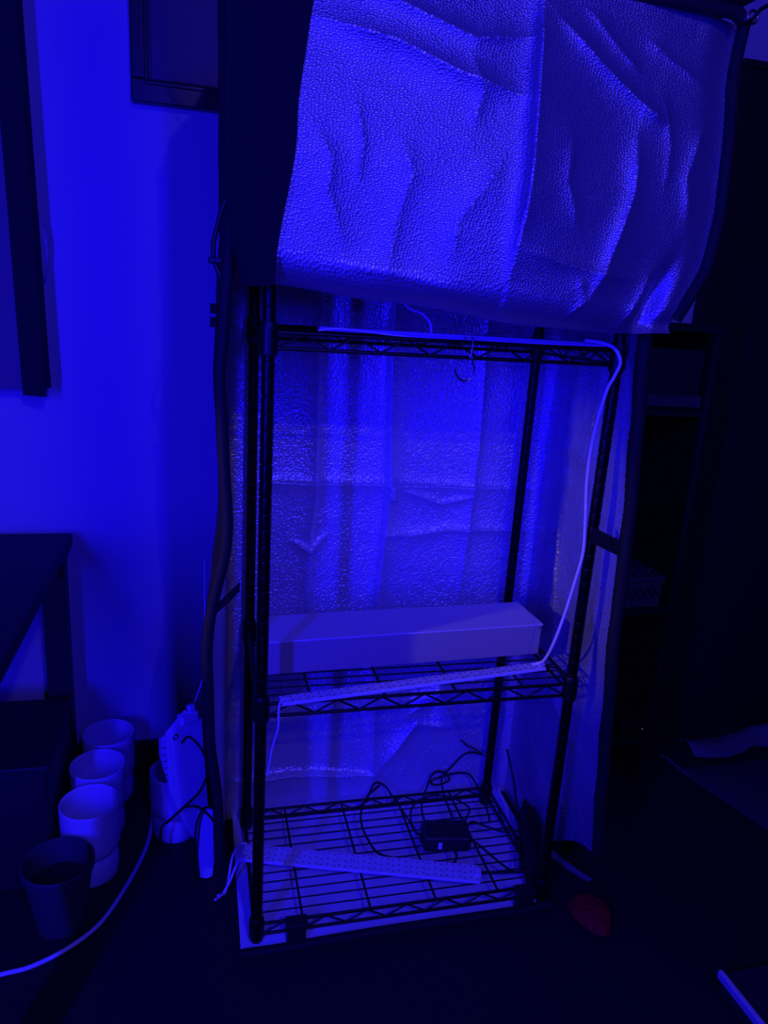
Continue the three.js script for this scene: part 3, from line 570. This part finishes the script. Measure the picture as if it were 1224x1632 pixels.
// things on the floor at the right
{
  const g = sheet(60, 14, (u, v) => { const x = 1.19 + 0.34 * u, z = -0.47 + 0.09 * v; return [x, 0.010 + 0.016 * Math.sin(Math.PI * v) + 0.020 * Math.max(0, fbm(x * 11, z * 12, 95, 3) + 0.3) + 0.03 * ramp(u, 0.5, 0.9) * Math.sin(Math.PI * v), z + 0.015 * Math.sin(u * 7)]; }, 0.34, 0.1);
  tag(part('crumpled_cloth', g, M.cloth), 'dim pale crumpled cloth on the floor at the far right', 'cloth');
  const b = sheet(40, 30, (u, v) => { const x = 1.12 + 0.6 * u, z = -0.36 + 0.42 * v; const e = Math.sin(Math.PI * u) * Math.sin(Math.PI * v); return [x + 0.12 * v, 0.003 + 0.05 * Math.sqrt(Math.max(0, e)) * (1 + 0.4 * fbm(x * 7, z * 7, 97, 3)), z]; }, 0.6, 0.4);
  tag(part('dark_blanket', b, M.blanket), 'dark blanket heaped on the floor below the pale cloth', 'blanket');
  cord('pale_cord', 'short pale cord lying on the floor beside the dark blanket', [[1.115, 0.004, -0.42], [1.128, 0.004, -0.399], [1.132, 0.004, -0.36], [1.139, 0.004, -0.32], [1.16, 0.004, -0.29]], 0.003, M.cloth);
  const p = new THREE.IcosahedronGeometry(1, 5), q = p.attributes.position;
  for (let i = 0; i < q.count; i++) { const x = q.getX(i), y = q.getY(i), z = q.getZ(i), n = 1 + 0.35 * fbm(x * 1.6 + 9, z * 1.6 + y, 99, 3); q.setXYZ(i, 0.036 * x * n * (1.1 - 0.4 * z), 0.016 * Math.max(-0.85, y * n), 0.050 * z * n); }
  p.computeVertexNormals(); p.translate(0.642, 0.0140, 0.062);
  const rp = thing('red_pouch', 'dark red soft pouch on the floor right of the tent', 'pouch', [0, 0, 0]);
  part('pouch', p, M.red, rp); part('seam', tube([[0.612, 0.022, 0.050], [0.63, 0.029, 0.055], [0.655, 0.028, 0.060], [0.672, 0.019, 0.065]], 0.0016, 24), M.red, rp);
  const l = thing('flat_case', 'flat dark case with a pale edge at the bottom right corner', 'case', [0.785, 0, 0.247]);
  part('body', box(0, 0.003, 0, 0.42, 0.046, 0.36, 0.006), M.lidTop, l); part('edge', box(-0.007, 0.034, -0.002, 0.003, 0.0505, 0.36, 0.003), M.lidEdge, l, 'pale rounded edge');
  l.rotation.y = 0.02;
}

// ---------------------------------------------------------------- the lamps (behind the photographer)
for (const [pos, l] of [[BAR_A, 'upright blue light tube on a black stand behind and right of the camera'], [BAR_B, 'upright blue light tube on a black stand behind and left of the camera']]) {
  const t = thing('light_stand', l, 'lamp', [pos[0], 0, pos[2] + 0.02]);
  const base = new THREE.CylinderGeometry(0.11, 0.12, 0.02, 32); base.translate(0, 0.01, 0.03); part('base', base, M.plasticBlack, t);
  part('pole', rod([0, 0.02, 0.03], [0, pos[1] + 0.5, 0.03], 0.010, 12), M.plasticBlack, t);
  part('housing', box(-0.030, pos[1] - 0.49, -0.012, 0.030, pos[1] + 0.49, 0.018, 0.004), M.plasticBlack, t);
  part('tube', box(-0.025, pos[1] - 0.475, -0.022, 0.025, pos[1] + 0.475, -0.013, 0.003), M.glowBlue, t);
}
{
  const t = thing('added_spot_lamp', 'added warm spot lamp on a stand far left out of view', 'lamp', [SPOT_AT[0], 0, SPOT_AT[2]]);
  const b = new THREE.CylinderGeometry(0.09, 0.10, 0.02, 28); b.translate(-0.06, 0.01, 0.02); part('base', b, M.plasticBlack, t);  // lamp body added to carry the warm spotlight
  part('pole', rod([-0.06, 0.02, 0.02], [-0.06, 1.03, 0.02], 0.008, 12), M.plasticBlack, t);
  const dir = V([0.62, 0.68, -0.18]).sub(V(SPOT_AT)).normalize(), q = new THREE.Quaternion().setFromUnitVectors(new THREE.Vector3(0, -1, 0), dir);
  const sh = new THREE.CylinderGeometry(0.018, 0.040, 0.07, 28, 1, true); sh.translate(0, -0.005, 0); sh.applyQuaternion(q); sh.translate(0, SPOT_AT[1], 0); part('shade', sh, new THREE.MeshStandardMaterial({ color: 0x0c0c0c, roughness: 0.6, side: D }), t);
  const g = new THREE.SphereGeometry(0.014, 16, 12); g.translate(0, SPOT_AT[1], 0); part('bulb', g, M.glowWarm, t);
  const c = thing('ceiling_lamp', 'dim warm bulb hanging from the ceiling behind the camera', 'lamp', [BULB_AT[0], 0, BULB_AT[2]]);
  part('cable', rod([0, 2.36, 0], [0, 2.6, 0], 0.004, 8), M.plasticBlack, c); part('socket', rod([0, 2.325, 0], [0, 2.37, 0], 0.016, 14), M.plasticBlack, c);
  const bg = new THREE.SphereGeometry(0.03, 20, 14); bg.translate(0, BULB_AT[1], 0); part('bulb', bg, M.glowWarm, c);
}

renderer.render(scene, camera);
